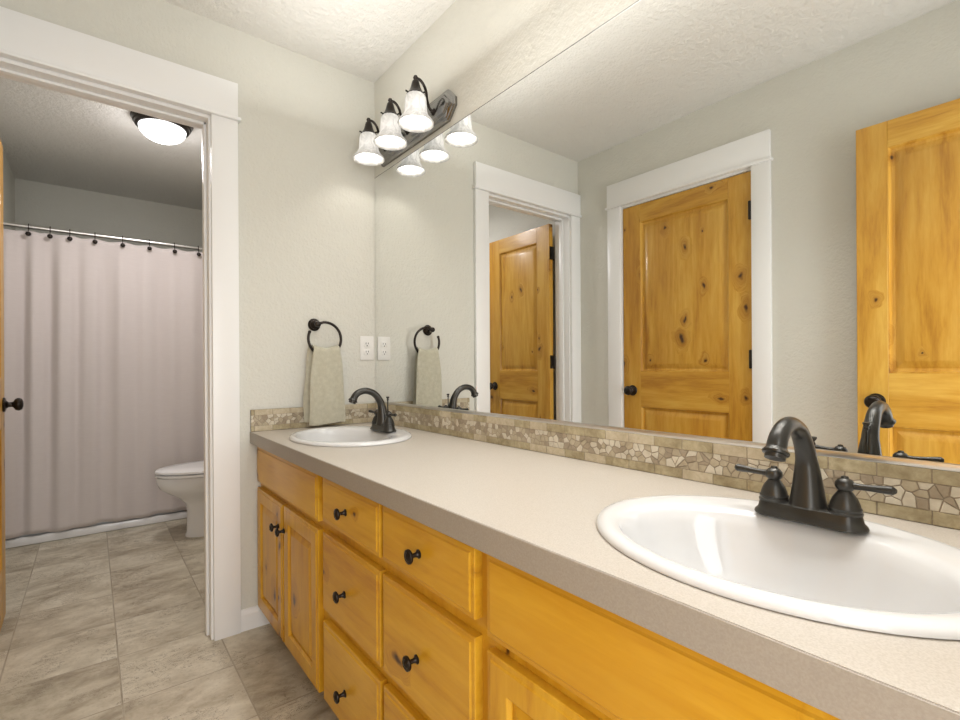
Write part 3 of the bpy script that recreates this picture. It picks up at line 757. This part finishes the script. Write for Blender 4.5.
# curtain rod, hooks, curtain
RZ, RX = 1.938, -1.888
rod = empty('curtain_rod', (RX, -W, RZ), 'chrome shower curtain rod across the tub alcove', 'curtain rod')
MB().lathe([(0.0125, 0.006), (0.0125, W-0.004)], (0, 0, 0), 'y', 20).build('pole', M['chrome'], rod)
for y in (0.0, W-0.003): MB().lathe([(0.0005, 0.001), (0.03, 0.001), (0.03, 0.006), (0.016, 0.014), (0.0126, 0.014)] if y == 0 else [(0.0126, -0.012), (0.016, -0.012), (0.03, -0.006), (0.03, 0.002), (0.0005, 0.002)], (0, y, 0), 'y', 22).build('flange', M['chrome'], rod)
HY = [-1.368, -1.269, -1.175, -1.050, -0.905, -0.757, -0.610, -0.462, -0.33, -0.19, -0.06]
def hook(k):
    b = MB(); P = [(0.0, 0, -0.028)]
    for i in range(15):
        a = math.radians(-60+i*22); P.append((0.0175*math.cos(a), 0, 0.0175*math.sin(a)))
    P = [(0.034, 0, -0.045), (0.026, 0, -0.030)] + [(0.0175*math.cos(math.radians(a)), 0, 0.0175*math.sin(math.radians(a))) for a in range(-40, 231, 20)]
    b.tube(P, 0.0022, 8)
    r = b.build('curtain_hook', M['bronze'], None)
    s = MB(); s.lathe([(0.0005, -0.0145), (0.008, -0.012), (0.0135, -0.004), (0.0140, 0.002), (0.010, 0.010), (0.0005, 0.0140)], (0.034, 0, -0.050), 'z', 16)
    s.build('bead', M['bronze'], r)
    return r
h0 = hook(0); ords = ['leftmost', 'second', 'third', 'fourth', 'fifth', 'sixth', 'seventh', 'eighth', 'ninth']
for i, y in enumerate(HY):
    h = h0 if i == 0 else copy_tree(h0); h.location = (RX, y, RZ)
    if i <= 7: lab = 'dark ball ended curtain hook on the chrome rod, %s from the left in view' % (['first', 'second', 'third', 'fourth', 'fifth', 'sixth', 'seventh', 'last'][i])
    else: lab = 'dark ball ended curtain hook hidden beyond the doorway casing'
    tag(h, lab, 'curtain hook', 'curtain hooks on the shower rod')
def fold(y, z):
    # pleats: sharper and deeper towards the gathered left side
    g = max(0.0, min(1.0, (-0.55-y)/0.9)); f = (1.885-z)/1.84
    ph = (y+1.49)*2*PI
    a = (0.010+0.026*g)*(0.5+0.5*min(1, f*2.2))
    s = math.sin(ph/0.135+0.9*math.sin(ph*0.9)+0.5*f)
    s2 = math.sin(ph/0.31+1.2+0.8*f)
    s3 = math.sin(ph/0.062+2.0*f)*0.25
    return a*(s+s3*g)+(0.010+0.004*f)*s2
b = MB(); ny, nz = 300, 60; Y0, Y1 = -1.488, -0.03; vs = []
for j in range(nz+1):
    row = []
    for i in range(ny+1):
        y = Y0+(Y1-Y0)*i/ny
        near = min(abs(y-h) for h in HY); sag = 0.010*min(1, near/0.06)**1.3
        zt_ = 1.912-sag; zb_ = 0.062+0.004*math.sin(y*17)+0.003*math.sin(y*41)
        z = zt_+(zb_-zt_)*j/nz
        x = RX+0.012+fold(y, z)*(0.35+0.65*min(1, j/10))*(1-0.62*j/nz)+0.016*min(1, 1.6*j/nz)
        row.append(b.bm.verts.new((x, y, z)))
    vs.append(row)
for j in range(nz):
    for i in range(ny):
        b.bm.faces.new((vs[j][i], vs[j][i+1], vs[j+1][i+1], vs[j+1][i]))
cu = b.build('shower_curtain', M['curtain'], None, 180)
tag(cu, 'mauve grey shower curtain hanging in pleats in front of the tub', 'curtain')
md = cu.modifiers.new('thickness', 'SOLIDIFY'); md.thickness = 0.0018

# toilet (faces -y, tank against the right wall)
TX = -1.435
to = empty('toilet', (TX, 0, 0), 'white toilet in front of the shower curtain', 'toilet')
def egg(yf, yb, hw, z, n=40, sq=1.0):
    """egg outline: rounder at the front (yf), squarer at the back (yb)"""
    cy = yb-(yb-yf)*0.42; out = []
    for i in range(n):
        a = 2*PI*i/n; s, c = math.sin(a), math.cos(a)
        if s < 0: y = cy+(cy-yf)*s
        else: y = cy+(yb-cy)*(abs(s)**0.75)
        x = hw*(abs(c)**(0.85 if s > 0 else 1.0))*(1 if c > 0 else -1)
        out.append((x, y, z))
    return out
b = MB()
b.loft([egg(-0.612, -0.10, 0.108, 0.0), egg(-0.612, -0.10, 0.108, 0.015), egg(-0.604, -0.10, 0.100, 0.03), egg(-0.600, -0.10, 0.096, 0.16), egg(-0.608, -0.10, 0.100, 0.21), egg(-0.645, -0.10, 0.120, 0.25), egg(-0.700, -0.09, 0.150, 0.285), egg(-0.745, -0.08, 0.172, 0.32), egg(-0.762, -0.07, 0.182, 0.355), egg(-0.765, -0.06, 0.185, 0.385), egg(-0.762, -0.06, 0.183, 0.392), egg(-0.745, -0.07, 0.170, 0.395)])
b.build('bowl', M['china'], to, 50)
b = MB(); b.loft([egg(-0.750, -0.27, 0.168, 0.394), egg(-0.752, -0.27, 0.170, 0.400), egg(-0.770, -0.27, 0.186, 0.402), egg(-0.770, -0.27, 0.186, 0.412), egg(-0.765, -0.27, 0.181, 0.415), egg(-0.750, -0.27, 0.166, 0.416)]); b.build('seat', M['china'], to, 50)
b = MB(); b.loft([egg(-0.750, -0.262, 0.166, 0.4165), egg(-0.752, -0.262, 0.168, 0.421), egg(-0.772, -0.258, 0.188, 0.423), egg(-0.770, -0.258, 0.187, 0.434), egg(-0.750, -0.27, 0.170, 0.442), egg(-0.65, -0.32, 0.10, 0.446)]); b.build('lid', M['china'], to, 50)
for s in (-1, 1): MB().lathe([(0.0005, 0.39), (0.014, 0.39), (0.014, 0.43), (0.0005, 0.433)], (s*0.075, -0.245, 0), 'z', 14).build('lid_hinge', M['china'], to)
b = MB(); b.loft([rr(-0.20, 0.20, -0.205, -0.016, 0.03, 0.36), rr(-0.215, 0.215, -0.215, -0.012, 0.03, 0.42), rr(-0.225, 0.225, -0.222, -0.010, 0.03, 0.735)]); b.build('tank', M['china'], to, 40)
b = MB(); b.loft([rr(-0.235, 0.235, -0.230, -0.006, 0.03, 0.735), rr(-0.238, 0.238, -0.233, -0.005, 0.03, 0.745), rr(-0.236, 0.236, -0.231, -0.006, 0.03, 0.768), rr(-0.225, 0.225, -0.222, -0.012, 0.03, 0.775)]); b.build('tank_lid', M['china'], to, 40)
b = MB(); b.tube([(-0.15, -0.222, 0.68), (-0.15, -0.240, 0.68)], 0.010, 12); b.tube([(-0.155, -0.238, 0.68), (-0.08, -0.240, 0.672)], [0.007, 0.005], 10); b.build('flush_lever', M['chrome'], to)
